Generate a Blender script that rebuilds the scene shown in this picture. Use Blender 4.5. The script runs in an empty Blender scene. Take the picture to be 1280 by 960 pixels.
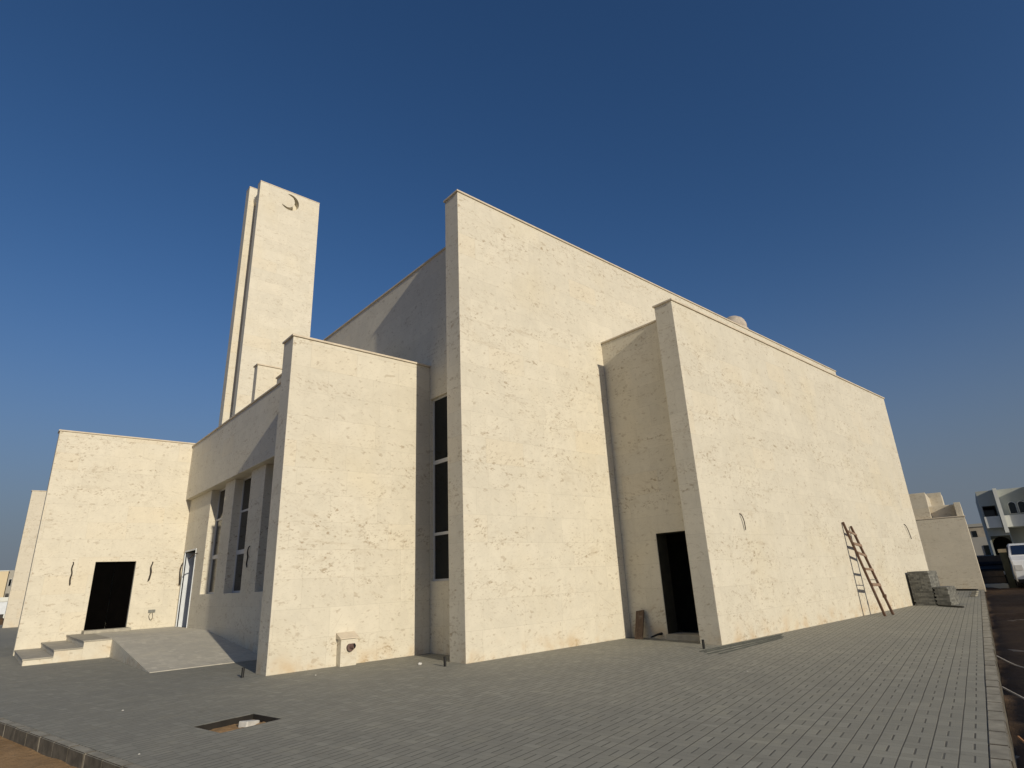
import bpy, bmesh, math, random
from mathutils import Matrix, Vector
R = math.radians
random.seed(7)
S = bpy.context.scene
COL = S.collection
A_K = R(11.2)                       # paving, kerbs and street run 11.2 degrees off the building's grid
KM = Matrix.Rotation(A_K, 4, 'Z')
WM = {}                             # world matrix of every parent, by name

# ------------------------------------------------------------------ node helpers
class NT:
    def __init__(s, name):
        s.m = bpy.data.materials.new(name); s.m.use_nodes = True
        s.t = s.m.node_tree; s.t.nodes.clear()
        s.out = s.n('ShaderNodeOutputMaterial'); s.b = s.n('ShaderNodeBsdfPrincipled')
        s.l(s.b.outputs[0], s.out.inputs[0])
    def n(s, k, **kw):
        x = s.t.nodes.new(k)
        for a, v in kw.items(): setattr(x, a, v)
        return x
    def l(s, a, b): s.t.links.new(a, b)
    def put(s, sock, v):
        if isinstance(v, bpy.types.NodeSocket): s.l(v, sock)
        elif v is not None:
            if sock.type == 'RGBA' and len(v) == 3: v = (*v, 1)
            sock.default_value = v
    def f(s, op, a, b=None, c=None, clamp=False):
        x = s.n('ShaderNodeMath', operation=op, use_clamp=clamp)
        s.put(x.inputs[0], a); s.put(x.inputs[1], b); s.put(x.inputs[2], c)
        return x.outputs[0]
    def noise(s, vec, scale, detail=3, rough=.55, dist=0, col=False):
        x = s.n('ShaderNodeTexNoise')
        if vec is not None: s.l(vec, x.inputs['Vector'])
        x.inputs['Scale'].default_value = scale; x.inputs['Detail'].default_value = detail
        x.inputs['Roughness'].default_value = rough; x.inputs['Distortion'].default_value = dist
        return x.outputs['Color' if col else 'Fac']
    def step(s, v, a, b, o0=0., o1=1.):
        x = s.n('ShaderNodeMapRange', interpolation_type='SMOOTHSTEP'); s.l(v, x.inputs['Value'])
        for k, q in zip(('From Min', 'From Max', 'To Min', 'To Max'), (a, b, o0, o1)): x.inputs[k].default_value = q
        return x.outputs[0]
    def mix(s, fac, a, b, mode='MIX'):
        x = s.n('ShaderNodeMix', data_type='RGBA', blend_type=mode)
        s.put(x.inputs[0], fac); s.put(x.inputs[6], a); s.put(x.inputs[7], b)
        return x.outputs[2]
    def xyz(s, x, y, z):
        c = s.n('ShaderNodeCombineXYZ'); s.put(c.inputs[0], x); s.put(c.inputs[1], y); s.put(c.inputs[2], z)
        return c.outputs[0]
    def white(s, vec, out='Value'):
        w = s.n('ShaderNodeTexWhiteNoise', noise_dimensions='3D'); s.l(vec, w.inputs['Vector']); return w.outputs[out]
    def bump(s, h, strength, dist):
        b = s.n('ShaderNodeBump'); b.inputs['Strength'].default_value = strength; b.inputs['Distance'].default_value = dist
        s.l(h, b.inputs['Height']); s.l(b.outputs[0], s.b.inputs['Normal'])

def flat(name, col, rough=.7, var=.18, scale=6, metal=0, spec=.5):
    t = NT(name); g = t.n('ShaderNodeNewGeometry')
    n1 = t.noise(g.outputs['Position'], scale, 5, .6)
    k = t.step(n1, .3, .7)
    t.l(t.mix(k, tuple(c*(1-var) for c in col), tuple(min(1, c*(1+var)) for c in col)), t.b.inputs['Base Color'])
    t.b.inputs['Roughness'].default_value = rough; t.b.inputs['Metallic'].default_value = metal
    t.b.inputs['Specular IOR Level'].default_value = spec
    return t.m

def stone(name, base, vein=1., tw=1.2, th=.6):
    """pale limestone cladding: tiles with their own tint, sparse brown veins in patches, hairline joints"""
    t = NT(name); g = t.n('ShaderNodeNewGeometry')
    sp = t.n('ShaderNodeSeparateXYZ'); t.l(g.outputs['Position'], sp.inputs[0])
    sn = t.n('ShaderNodeSeparateXYZ'); t.l(g.outputs['True Normal'], sn.inputs[0])
    X, Y, Z = sp.outputs
    ax = t.f('ABSOLUTE', sn.outputs[0]); ay = t.f('ABSOLUTE', sn.outputs[1])
    h = t.f('ADD', t.f('MULTIPLY', X, t.f('GREATER_THAN', ay, .5)), t.f('MULTIPLY', Y, t.f('LESS_THAN', ay, .5)))
    side = t.f('GREATER_THAN', ax, .5)
    v = Z
    row = t.f('FLOOR', t.f('DIVIDE', v, th))
    hs = t.f('ADD', h, t.f('MULTIPLY', t.white(t.xyz(row, side, 3.1)), tw))
    colm = t.f('FLOOR', t.f('DIVIDE', hs, tw))
    tile = t.xyz(colm, row, side)
    tv = t.white(tile); tc = t.white(tile, 'Color')
    off = t.n('ShaderNodeVectorMath', operation='SCALE'); t.l(tc, off.inputs[0]); off.inputs['Scale'].default_value = 40
    # a vein pattern of its own on every slab of stone, drawn out along a slant of its own
    ang = t.f('MULTIPLY', t.f('SUBTRACT', tv, .5), .8)
    ca, sa = t.f('COSINE', ang), t.f('SINE', ang)
    u1 = t.f('ADD', t.f('MULTIPLY', h, ca), t.f('MULTIPLY', v, sa))
    v1 = t.f('SUBTRACT', t.f('MULTIPLY', v, ca), t.f('MULTIPLY', h, sa))
    def P(su, sv):
        a = t.n('ShaderNodeVectorMath', operation='ADD')
        t.l(t.xyz(t.f('MULTIPLY', u1, su), t.f('MULTIPLY', v1, sv), side), a.inputs[0]); t.l(off.outputs[0], a.inputs[1])
        return a.outputs[0]
    wp = t.xyz(h, v, t.f('MULTIPLY', side, 7.))
    spots = t.step(t.noise(P(1., 1.7), 7.5, 2.5, .6, .25), .575, .66)
    fine = t.step(t.noise(P(1., 1.8), 16., 2.5, .6, .2), .565, .68)
    patch = t.step(t.noise(t.xyz(t.f('MULTIPLY', h, .32), t.f('MULTIPLY', v, 1.5), t.f('MULTIPLY', side, 7.)), .75, 4, .65, .5), .43, .60)
    patch2 = t.step(t.noise(t.xyz(t.f('MULTIPLY', h, .7), t.f('MULTIPLY', v, 1.6), t.f('MULTIPLY', side, 7.)), 2.4, 3, .6), .40, .60)
    pm = t.f('MULTIPLY', patch, patch2)
    dots = t.step(t.noise(P(1, 1.6), 6., 2, .5), .64, .70)
    vm = t.f('MINIMUM', t.f('ADD', t.f('MULTIPLY', spots, t.f('ADD', t.f('MULTIPLY', pm, .85), .06)),
              t.f('ADD', t.f('MULTIPLY', fine, t.f('ADD', t.f('MULTIPLY', pm, .50), .22)), t.f('MULTIPLY', dots, .5))), 1.)
    vm = t.f('MULTIPLY', vm, .70*vein, clamp=True)
    hair = t.n('ShaderNodeTexVoronoi', feature='DISTANCE_TO_EDGE'); t.l(P(.7, 1.5), hair.inputs['Vector']); hair.inputs['Scale'].default_value = 1.5
    hl = t.f('MULTIPLY', t.step(hair.outputs['Distance'], .012, 0.), t.step(t.noise(P(1, 1), 2.3, 2), .52, .62))
    vm = t.f('MAXIMUM', vm, t.f('MULTIPLY', hl, .22*vein))
    smear = t.f('MULTIPLY', t.f('MULTIPLY', t.step(t.noise(P(.8, 2.2), 2.6, 4, .6, .8), .52, .70), t.step(patch, .2, 1.)), .26*vein)
    # tile tint + cloudy warm and grey beds inside the stone
    tint = t.step(tv, 0, 1, -.028, .028)
    bed = t.noise(wp, 2.4, 5, .65, .8)
    bb = t.step(bed, .3, .7)
    c = t.mix(bb, tuple(q*.95 for q in base), tuple(min(1, q*1.03) for q in base))
    warm = t.f('MULTIPLY', t.step(t.noise(wp, .35, 3), .5, .75), .35)
    c = t.mix(warm, c, (base[0]*1.0, base[1]*.94, base[2]*.80))
    lot = t.f('MULTIPLY', t.step(tv, .88, .98), .22)
    c = t.mix(lot, c, (base[0]*.93, base[1]*.84, base[2]*.70))
    hsv = t.n('ShaderNodeHueSaturation'); t.l(c, hsv.inputs['Color']); t.l(t.f('ADD', 1., tint), hsv.inputs['Value'])
    c = t.mix(vm, hsv.outputs[0], (base[0]*.44, base[1]*.345, base[2]*.245))
    c = t.mix(smear, c, (base[0]*.60, base[1]*.50, base[2]*.38))
    # hairline joints
    fh = t.f('FRACT', t.f('DIVIDE', hs, tw)); fv = t.f('FRACT', t.f('DIVIDE', v, th))
    jh = t.f('MULTIPLY', t.f('MINIMUM', fh, t.f('SUBTRACT', 1., fh)), tw); jv = t.f('MULTIPLY', t.f('MINIMUM', fv, t.f('SUBTRACT', 1., fv)), th)
    jd = t.f('MINIMUM', jh, jv)
    jn = t.f('MULTIPLY', t.step(jd, .005, .001), t.f('LESS_THAN', t.f('ABSOLUTE', sn.outputs[2]), .5))
    c = t.mix(t.f('MULTIPLY', jn, .31), c, (base[0]*.42, base[1]*.38, base[2]*.32))
    # splash of rusty soil along the foot of the walls
    foot = t.f('MULTIPLY', t.step(Z, .55, .0), t.step(t.noise(wp, 1.7, 4), .42, .72))
    c = t.mix(t.f('MULTIPLY', foot, .62), c, (base[0]*.80, base[1]*.60, base[2]*.38))
    run = t.f('MULTIPLY', t.step(t.noise(t.xyz(t.f('MULTIPLY', h, 3.), t.f('MULTIPLY', v, .16), side), 1.6, 4, .6), .55, .8), .14)
    c = t.mix(run, c, (base[0]*.66, base[1]*.62, base[2]*.54))
    t.l(c, t.b.inputs['Base Color']); t.b.inputs['Roughness'].default_value = .62; t.b.inputs['Specular IOR Level'].default_value = .35
    hgt = t.f('SUBTRACT', t.f('SUBTRACT', t.f('MULTIPLY', tv, .25), t.f('MULTIPLY', jn, .9)), t.f('MULTIPLY', vm, .12))
    t.bump(hgt, .35, .004)
    return t.m

def paving_mat(name, plain=False):
    """grey concrete block paving, 20 cm rows of cross blocks and pairs"""
    t = NT(name); tc = t.n('ShaderNodeTexCoord'); sp = t.n('ShaderNodeSeparateXYZ')
    t.l(tc.outputs['Object'], sp.inputs[0]); s_, t_ = sp.outputs[0], sp.outputs[1]
    wv = t.f('MULTIPLY', t.f('SUBTRACT', t.noise(tc.outputs['Object'], .9, 2), .5), .02)
    t2 = t.f('ADD', t_, wv); s2 = t.f('ADD', s_, wv)
    W, Lb = .21, .416
    t2 = t.f('ADD', t2, .108)
    row = t.f('FLOOR', t.f('DIVIDE', t2, W)); ft = t.f('SUBTRACT', t2, t.f('MULTIPLY', row, W))
    # each row starts a little differently
    so = t.f('ADD', s2, t.f('MULTIPLY', t.white(t.xyz(row, 5., 1.)), .2))
    per = t.f('FLOOR', t.f('DIVIDE', so, Lb)); fs = t.f('SUBTRACT', so, t.f('MULTIPLY', per, Lb))
    half = t.f('GREATER_THAN', fs, .208)          # 0: two blocks side by side along the row, 1: two blocks across it
    f2 = t.f('SUBTRACT', fs, t.f('MULTIPLY', half, .208))
    sub = t.f('ADD', t.f('MULTIPLY', half, t.f('GREATER_THAN', f2, .104)), t.f('MULTIPLY', t.f('SUBTRACT', 1., half), t.f('GREATER_THAN', ft, .105)))
    brick = t.xyz(row, t.f('ADD', t.f('MULTIPLY', per, 2.), half), sub)
    bv = t.white(brick); bc = t.white(brick, 'Color')
    def d(x, m): return t.f('MINIMUM', x, t.f('SUBTRACT', m, x))
    dl = d(ft, W)
    ds = t.f('MINIMUM', d(f2, .208), t.f('ADD', t.f('ABSOLUTE', t.f('SUBTRACT', f2, .104)), t.f('SUBTRACT', 1., half)))
    dm = t.f('ADD', t.f('ABSOLUTE', t.f('SUBTRACT', ft, .105)), half)
    jl = t.step(dl, .0075, .003); js = t.f('MULTIPLY', t.step(ds, .0035, .001), .40); jm = t.f('MULTIPLY', t.step(dm, .0108, .0045), t.f('ADD', .55, t.f('MULTIPLY', bv, .45)))
    j = t.f('MAXIMUM', jl, t.f('MAXIMUM', js, jm))
    if plain: j = t.f('MULTIPLY', j, .4)
    big = t.noise(tc.outputs['Object'], .35, 4, .6); mid = t.noise(tc.outputs['Object'], 2.2, 4, .65); fin = t.noise(tc.outputs['Object'], 60., 3, .7)
    base = (.284, .277, .232) if not plain else (.54, .51, .43)
    c = t.mix(bv, tuple(q*.92 for q in base), tuple(q*1.08 for q in base))
    c = t.mix(t.f('MULTIPLY', t.step(bv, .88, .97), .35), c, tuple(q*1.24 for q in base))
    c = t.mix(t.f('MULTIPLY', t.step(big, .42, .68), .38), c, (base[0]*.76, base[1]*.78, base[2]*.82))
    c = t.mix(t.f('MULTIPLY', t.step(mid, .5, .72), .30), c, (base[0]*1.22, base[1]*1.18, base[2]*1.06))
    c = t.mix(t.f('MULTIPLY', t.step(mid, .52, .34), .20), c, (base[0]*.70, base[1]*.70, base[2]*.72))
    c = t.mix(t.f('MULTIPLY', t.step(fin, .45, .72), .22), c, tuple(q*.55 for q in base))
    dust = t.f('MULTIPLY', t.step(t.noise(tc.outputs['Object'], 5.5, 5, .7, 1.), .63, .76), .20)
    c = t.mix(dust, c, (.36, .33, .27))
    oil = t.f('MULTIPLY', t.step(t.noise(tc.outputs['Object'], .8, 5, .7, 1.5), .60, .72), .35)
    c = t.mix(oil, c, (base[0]*.62, base[1]*.60, base[2]*.58))
    sandj = t.step(t.noise(tc.outputs['Object'], .6, 3), .52, .66)
    c = t.mix(t.f('MULTIPLY', j, .80), c, t.mix(t.f('MULTIPLY', sandj, .5), (.045, .043, .038), (.22, .19, .14)))
    t.l(c, t.b.inputs['Base Color']); t.b.inputs['Roughness'].default_value = .82; t.b.inputs['Specular IOR Level'].default_value = .3
    hh = t.f('ADD', t.f('SUBTRACT', t.f('MULTIPLY', bv, .30), t.f('MULTIPLY', j, 1.)), t.f('ADD', t.f('MULTIPLY', fin, .12), t.f('MULTIPLY', mid, .6)))
    t.bump(hh, .55, .006)
    return t.m

def soil_mat(name, a, b, peb=.5):
    t = NT(name); g = t.n('ShaderNodeNewGeometry'); p = g.outputs['Position']
    n1 = t.noise(p, .5, 6, .65); n2 = t.noise(p, 7., 5, .7); n3 = t.noise(p, 45., 3, .7)
    c = t.mix(t.step(n1, .35, .65), a, b)
    c = t.mix(t.f('MULTIPLY', t.step(n2, .4, .7), .5), c, tuple(q*1.25 for q in b))
    c = t.mix(t.f('MULTIPLY', t.step(n3, .5, .75), .4), c, tuple(q*.55 for q in a))
    vo = t.n('ShaderNodeTexVoronoi'); t.l(p, vo.inputs['Vector']); vo.inputs['Scale'].default_value = 14
    st = t.f('MULTIPLY', t.step(vo.outputs['Distance'], .22, .12), t.step(n2, .56, .6))
    c = t.mix(t.f('MULTIPLY', st, peb), c, (.42, .38, .32))
    t.l(c, t.b.inputs['Base Color']); t.b.inputs['Roughness'].default_value = .95; t.b.inputs['Specular IOR Level'].default_value = .2
    t.bump(t.f('ADD', t.f('ADD', n2, t.f('MULTIPLY', n3, .5)), st), .9, .03)
    return t.m

def stack_mat(name, base):
    """rows of concrete pavers piled up: block faces 20 by 6 cm"""
    t = NT(name); g = t.n('ShaderNodeNewGeometry'); tc = t.n('ShaderNodeTexCoord')
    n = t.noise(tc.outputs['Object'], 25, 4, .7); w = t.white(tc.outputs['Object'])
    oi = t.n('ShaderNodeAttribute', attribute_name='shade'); k = oi.outputs['Fac']
    c = t.mix(k, tuple(q*.62 for q in base), tuple(q*1.35 for q in base))
    c = t.mix(t.f('MULTIPLY', t.step(n, .45, .7), .35), c, tuple(q*.6 for q in base))
    t.l(c, t.b.inputs['Base Color']); t.b.inputs['Roughness'].default_value = .85
    t.bump(n, .5, .004)
    return t.m

def glass_mat(name, col, rough=.08):
    t = NT(name); t.b.inputs['Base Color'].default_value = (*col, 1); t.b.inputs['Roughness'].default_value = rough
    t.b.inputs['Specular IOR Level'].default_value = .5
    g = t.n('ShaderNodeNewGeometry'); t.bump(t.noise(g.outputs['Position'], 1.2, 2), .04, .01)
    return t.m

def wood_mat(name, a, b):
    t = NT(name); tc = t.n('ShaderNodeTexCoord'); mp = t.n('ShaderNodeMapping'); t.l(tc.outputs['Object'], mp.inputs[0])
    mp.inputs['Scale'].default_value = (22, 22, 1.6)
    n = t.noise(mp.outputs[0], 1.4, 5, .65, .6); m = t.noise(tc.outputs['Object'], 5, 3)
    c = t.mix(t.step(n, .3, .7), a, b); c = t.mix(t.f('MULTIPLY', t.step(m, .55, .75), .4), c, (.30, .27, .22))
    t.l(c, t.b.inputs['Base Color']); t.b.inputs['Roughness'].default_value = .8; t.bump(n, .5, .004)
    return t.m

STONE = stone('pale_limestone', (.65, .605, .495))
STONE_M = stone('pale_limestone_minaret', (.66, .615, .505), .75)
STONE_G = stone('buff_limestone', (.61, .555, .445), .8)
COPE = flat('coping_stone', (.60, .52, .40), .7, .10, 3)
CORE = NT('ribbed_grey_stone')
_tc = CORE.n('ShaderNodeNewGeometry'); _s = CORE.n('ShaderNodeSeparateXYZ'); CORE.l(_tc.outputs['Position'], _s.inputs[0])
_w = CORE.f('FRACT', CORE.f('MULTIPLY', _s.outputs[2], 2.5)); _j = CORE.step(CORE.f('ABSOLUTE', CORE.f('SUBTRACT', _w, .5)), .38, .46)
CORE.l(CORE.mix(_j, (.36, .33, .265), (.12, .11, .09)), CORE.b.inputs['Base Color']); CORE.bump(_j, .6, -.05); CORE = CORE.m
ROOF = flat('roof_screed', (.38, .35, .30), .9, .15, 1.5)
PAVE = paving_mat('grey_block_paving')
PAVE_L = paving_mat('pale_ramp_paving', True)
TREAD = flat('step_stone', (.36, .335, .275), .75, .16, 5)
KERB = flat('kerb_concrete', (.29, .27, .215), .85, .26, 4)
KERB_D = flat('dark_kerb_side', (.105, .092, .070), .9, .35, 7)
MORTAR = flat('pale_mortar', (.30, .275, .225), .9, .15, 9)
SAND = soil_mat('ochre_sand', (.30, .185, .085), (.38, .245, .125), .5)
SOIL = soil_mat('brown_soil', (.085, .055, .034), (.13, .085, .05), .3)
DESERT = soil_mat('desert_ground', (.30, .24, .165), (.36, .29, .21), .2)
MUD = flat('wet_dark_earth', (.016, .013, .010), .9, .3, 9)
PANE = glass_mat('dark_window_glass', (.006, .008, .008), .10)
ALU = flat('pale_aluminium', (.55, .55, .54), .45, .05, 4, .0)
WHITEP = flat('bluish_white_paint', (.62, .66, .70), .45, .06, 3)
DARKD = flat('doorway_black', (.0012, .0010, .0009), .9, .3, 3, 0, .03)
LINING = flat('dark_doorway', (.035, .033, .022), .85, .2, 5)
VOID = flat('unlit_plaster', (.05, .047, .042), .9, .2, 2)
BLACK = flat('black_plastic', (.008, .008, .008), .5, .2, 8)
CABLE = flat('dusty_cable', (.035, .026, .02), .7, .3, 12)
STEEL = flat('galvanised_steel', (.16, .165, .15), .5, .25, 9, .35)
DULL = flat('dull_green_grey_steel', (.085, .09, .078), .6, .2, 5, .1)
PIPE = flat('brown_pipe', (.14, .085, .07), .6, .2, 8)
WOOD = wood_mat('weathered_wood', (.095, .050, .030), (.155, .085, .05))
WOOD_R = wood_mat('pale_worn_wood', (.20, .13, .085), (.30, .20, .135))
WOOD_D = wood_mat('brown_board', (.075, .045, .028), (.13, .082, .052))
PILE = stack_mat('stacked_pavers', (.17, .168, .148))
BLOCK = flat('concrete_block', (.55, .54, .50), .9, .15, 9)
VENT = flat('dusty_vent', (.46, .40, .33), .7, .22, 3)
V_WALL = flat('grey_green_render', (.40, .42, .375), .85, .10, .8)
V_WHITE = flat('off_white_render', (.62, .63, .58), .8, .08, 1)
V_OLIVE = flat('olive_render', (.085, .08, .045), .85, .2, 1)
V_BLUE = glass_mat('deep_blue_glass', (.012, .022, .05), .15)
CAR_B = flat('black_car_paint', (.006, .006, .007), .5, .2, 3, 0, .2)
CAR_W = flat('white_car_paint', (.70, .72, .74), .3, .03, 2)
TYRE = flat('tyre_rubber', (.012, .012, .012), .8, .2, 9)
RUST = flat('gate_paint', (.10, .075, .055), .6, .2, 6)
BEIGE = flat('beige_render', (.62, .52, .34), .85, .06, .4)
TANR = flat('dull_tan_render', (.36, .31, .235), .85, .2, 1.2)
GREYR = flat('grey_render', (.36, .345, .30), .85, .08, .4)
ROPE = flat('pale_rope', (.42, .38, .32), .8, .15, 12)
ORANGE = flat('faded_orange_hose', (.40, .20, .09), .7, .15, 12)
GREEN = flat('dark_green_post', (.035, .04, .026), .7, .25, 4)

# ------------------------------------------------------------------ object helpers
def tag(o, label=None, cat=None, group=None, kind=None):
    if label: o['label'] = label
    if cat: o['category'] = cat
    if group: o['group'] = group
    if kind: o['kind'] = kind
    return o

def empty(name, loc, label, cat, group=None, rot=0):
    o = bpy.data.objects.new(name, None); COL.objects.link(o)
    m = Matrix.Translation(Vector(loc)) @ Matrix.Rotation(rot, 4, 'Z'); o.matrix_world = m
    o.empty_display_size = .3; WM[o.name] = m
    return tag(o, label, cat, group)

def build(name, bm, mats, parent=None, pre=None, origin=None, bevel=0, smooth=False):
    """bm holds world coordinates (or coordinates in PRE's frame); the mesh is stored in the parent's frame"""
    if pre is not None: bm.transform(pre)
    if parent is not None: base = WM[parent.name]
    elif origin is not None: base = origin if isinstance(origin, Matrix) else Matrix.Translation(Vector(origin))
    else: base = Matrix.Identity(4)
    bm.transform(base.inverted())
    bmesh.ops.recalc_face_normals(bm, faces=bm.faces)
    me = bpy.data.meshes.new(name); bm.to_mesh(me); bm.free()
    for m in (mats if isinstance(mats, (list, tuple)) else [mats]): me.materials.append(m)
    if smooth:
        for p in me.polygons: p.use_smooth = True
    o = bpy.data.objects.new(name, me); COL.objects.link(o)
    if parent is not None: o.parent = parent
    else: o.matrix_world = base
    WM[o.name] = base
    if bevel:
        b = o.modifiers.new('bevel', 'BEVEL'); b.width = bevel; b.segments = 2; b.limit_method = 'ANGLE'; b.angle_limit = R(40)
    return o

def box(bm, x0, x1, y0, y1, z0, z1, mi=0):
    v = [bm.verts.new((x, y, z)) for x in (x0, x1) for y in (y0, y1) for z in (z0, z1)]
    fs = [bm.faces.new([v[i] for i in q]) for q in ((0,1,3,2),(4,6,7,5),(0,4,5,1),(2,3,7,6),(0,2,6,4),(1,5,7,3))]
    for f in fs: f.material_index = mi
    return fs

def B(*a):
    bm = bmesh.new(); box(bm, *a); return bm

def solid(xs, ys, zs, holes):
    """a block cut by box-shaped holes, as one closed mesh without inner faces"""
    bm = bmesh.new(); cuts = [sorted(set(xs)), sorted(set(ys)), sorted(set(zs))]
    for h in holes:
        for a in range(3):
            cuts[a] = sorted(set(cuts[a]) | {min(max(q, cuts[a][0]), cuts[a][-1]) for q in h[2*a:2*a+2]})
    nx, ny, nz = (len(c)-1 for c in cuts)
    def full(i, j, k):
        if not (0 <= i < nx and 0 <= j < ny and 0 <= k < nz): return False
        c = [(cuts[a][q]+cuts[a][q+1])/2 for a, q in enumerate((i, j, k))]
        return not any(h[0] < c[0] < h[1] and h[2] < c[1] < h[3] and h[4] < c[2] < h[5] for h in holes)
    V = {}
    def vv(i, j, k):
        if (i, j, k) not in V: V[i, j, k] = bm.verts.new((cuts[0][i], cuts[1][j], cuts[2][k]))
        return V[i, j, k]
    for i in range(nx):
        for j in range(ny):
            for k in range(nz):
                if not full(i, j, k): continue
                for d, q in (((-1,0,0),((0,0,0),(0,0,1),(0,1,1),(0,1,0))), ((1,0,0),((1,0,0),(1,1,0),(1,1,1),(1,0,1))),
                             ((0,-1,0),((0,0,0),(1,0,0),(1,0,1),(0,0,1))), ((0,1,0),((0,1,0),(0,1,1),(1,1,1),(1,1,0))),
                             ((0,0,-1),((0,0,0),(0,1,0),(1,1,0),(1,0,0))), ((0,0,1),((0,0,1),(1,0,1),(1,1,1),(0,1,1)))):
                    if not full(i+d[0], j+d[1], k+d[2]): bm.faces.new([vv(i+a, j+b, k+c) for a, b, c in q])
    bmesh.ops.dissolve_limit(bm, angle_limit=.01, verts=bm.verts, edges=bm.edges)
    return bm

def tube(bm, pts, r, n=7, cap=True):
    pts = [Vector(p) for p in pts]; rings = []
    for i, p in enumerate(pts):
        t = (pts[min(i+1, len(pts)-1)] - pts[max(i-1, 0)]).normalized()
        a = t.cross(Vector((0, 0, 1)) if abs(t.z) < .9 else Vector((1, 0, 0))).normalized(); b = t.cross(a)
        rr = r[i] if isinstance(r, (list, tuple)) else r
        rings.append([bm.verts.new(p + a*rr*math.cos(2*math.pi*k/n) + b*rr*math.sin(2*math.pi*k/n)) for k in range(n)])
    for q, w in zip(rings, rings[1:]):
        for k in range(n): bm.faces.new((q[k], q[(k+1) % n], w[(k+1) % n], w[k]))
    if cap:
        bm.faces.new(rings[0]); bm.faces.new(rings[-1][::-1])

def beam(bm, p, q, w, h, up=(0, 0, 1)):
    """square-cut bar from p to q: w across, h along UP"""
    p, q = Vector(p), Vector(q); t = (q-p).normalized(); a = t.cross(Vector(up)).normalized()*w/2; b = a.normalized().cross(t)*h/2
    v = [bm.verts.new(e+a*i+b*j) for e in (p, q) for i, j in ((-1,-1),(1,-1),(1,1),(-1,1))]
    bm.faces.new(v[:4]); bm.faces.new(v[4:][::-1])
    for k in range(4): bm.faces.new((v[k], v[4+k], v[4+(k+1) % 4], v[(k+1) % 4]))

def extrude_poly(bm, pts, z0, z1):
    lo = [bm.verts.new((x, y, z0)) for x, y in pts]; hi = [bm.verts.new((x, y, z1)) for x, y in pts]; n = len(pts)
    bm.faces.new(lo[::-1]); bm.faces.new(hi)
    for i in range(n): bm.faces.new((lo[i], lo[(i+1) % n], hi[(i+1) % n], hi[i]))

def lathe(bm, prof, c, n=28):
    rings = []
    for r, z in prof:
        rings.append([bm.verts.new((c[0]+r*math.cos(2*math.pi*k/n), c[1]+r*math.sin(2*math.pi*k/n), c[2]+z)) for k in range(n)])
    for q, w in zip(rings, rings[1:]):
        for k in range(n): bm.faces.new((q[k], q[(k+1) % n], w[(k+1) % n], w[k]))
    bm.faces.new(rings[0][::-1]); bm.faces.new(rings[-1])

# ------------------------------------------------------------------ ground
def sheet(name, s0, s1, t0, t1, step, z, amp, mat, pre=KM, edge=None):
    bm = bmesh.new(); rnd = random.Random(hash(name) % 99 if False else len(name)*7)
    from mathutils import noise as mn
    ns, nt = max(1, int((s1-s0)/step)), max(1, int((t1-t0)/step)); g = []
    for i in range(ns+1):
        r = []
        for j in range(nt+1):
            s, t = s0+(s1-s0)*i/ns, t0+(t1-t0)*j/nt
            h = amp*(mn.noise((s*.8, t*.8, 1.))+.5*mn.noise((s*2.3, t*2.3, 4.))+.3*mn.noise((s*6., t*6., 9.))) if amp else 0
            if edge: h += edge(s, t)
            r.append(bm.verts.new((s, t, z+h)))
        g.append(r)
    for i in range(ns):
        for j in range(nt): bm.faces.new((g[i][j], g[i+1][j], g[i+1][j+1], g[i][j+1]))
    return tag(build(name, bm, mat, None, pre, KM, smooth=True), kind='structure')

bm = bmesh.new(); v = [bm.verts.new((x, y, -.32)) for x, y in ((-3000,-3000),(3000,-3000),(3000,3000),(-3000,3000))]; bm.faces.new(v)
tag(build('ground', bm, DESERT), kind='structure')
sheet('sand', -14, 2.86, -10, 34, .16, -.20, .045, SAND, edge=lambda s, t: .05*max(0, 1-abs(s-2.86)/.8) - .1*max(0, -s/14))
sheet('dirt_road', 2.2, 66, -20, .17, .15, -.26, .10, SOIL)

# pit in the paving: a real hole, K frame
PS0, PS1, PT0, PT1 = 4.07, 4.88, 7.70, 8.40
S0, S1, T0, T1 = 2.965, 38.75, .325, 62.
tag(build('paving', solid((S0, S1), (T0, T1), (-.12, 0), [(PS0, PS1, PT0, PT1, -1, 1)]), PAVE, None, KM, KM), kind='structure')

def kerb(name, along, a0, a1, b0, b1, L):
    bm = bmesh.new(); a = a0; joints = []
    while a < a1:
        e = min(a+L*random.uniform(.92, 1.06), a1); j = random.uniform(-.006, .006); k = random.uniform(-.004, .004)
        q = (a+.005, e-.005, b0+j, b1) if along == 's' else (b0+j, b1, a+.005, e-.005)
        box(bm, *q, -.30, .004+k); a = e; joints.append(e)
    bmesh.ops.bevel(bm, geom=bm.edges[:], offset=.010, segments=2, affect='EDGES')
    bm.normal_update()
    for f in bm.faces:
        if abs(f.normal.z) < .5: f.material_index = 1  # all upright faces take the darker material
    for e in joints:
        q = (e-.006, e+.006, b0+.004, b1-.01) if along == 's' else (b0+.004, b1-.01, e-.006, e+.006)
        box(bm, *q, -.30, -.004, 2)
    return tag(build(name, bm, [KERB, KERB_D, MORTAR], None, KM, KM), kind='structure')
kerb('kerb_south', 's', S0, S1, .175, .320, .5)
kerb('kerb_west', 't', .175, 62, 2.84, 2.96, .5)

# ------------------------------------------------------------------ mosque
def coping(parent, x0, x1, y0, y1, z, o=.035, h=.05):
    return build('coping', B(x0-o, x1+o, y0-o, y1+o, z, z+h), COPE, parent, bevel=.006)

M = empty('mosque', (8, 12, 0), 'unfinished cream limestone mosque of tall stepped wall slabs with a long windowless front', 'mosque')
def wall(bm, cop=None, mat=STONE, name='wall'):
    o = build(name, bm, mat, M, bevel=.012)
    if cop: coping(o, *cop)
    return o

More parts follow.
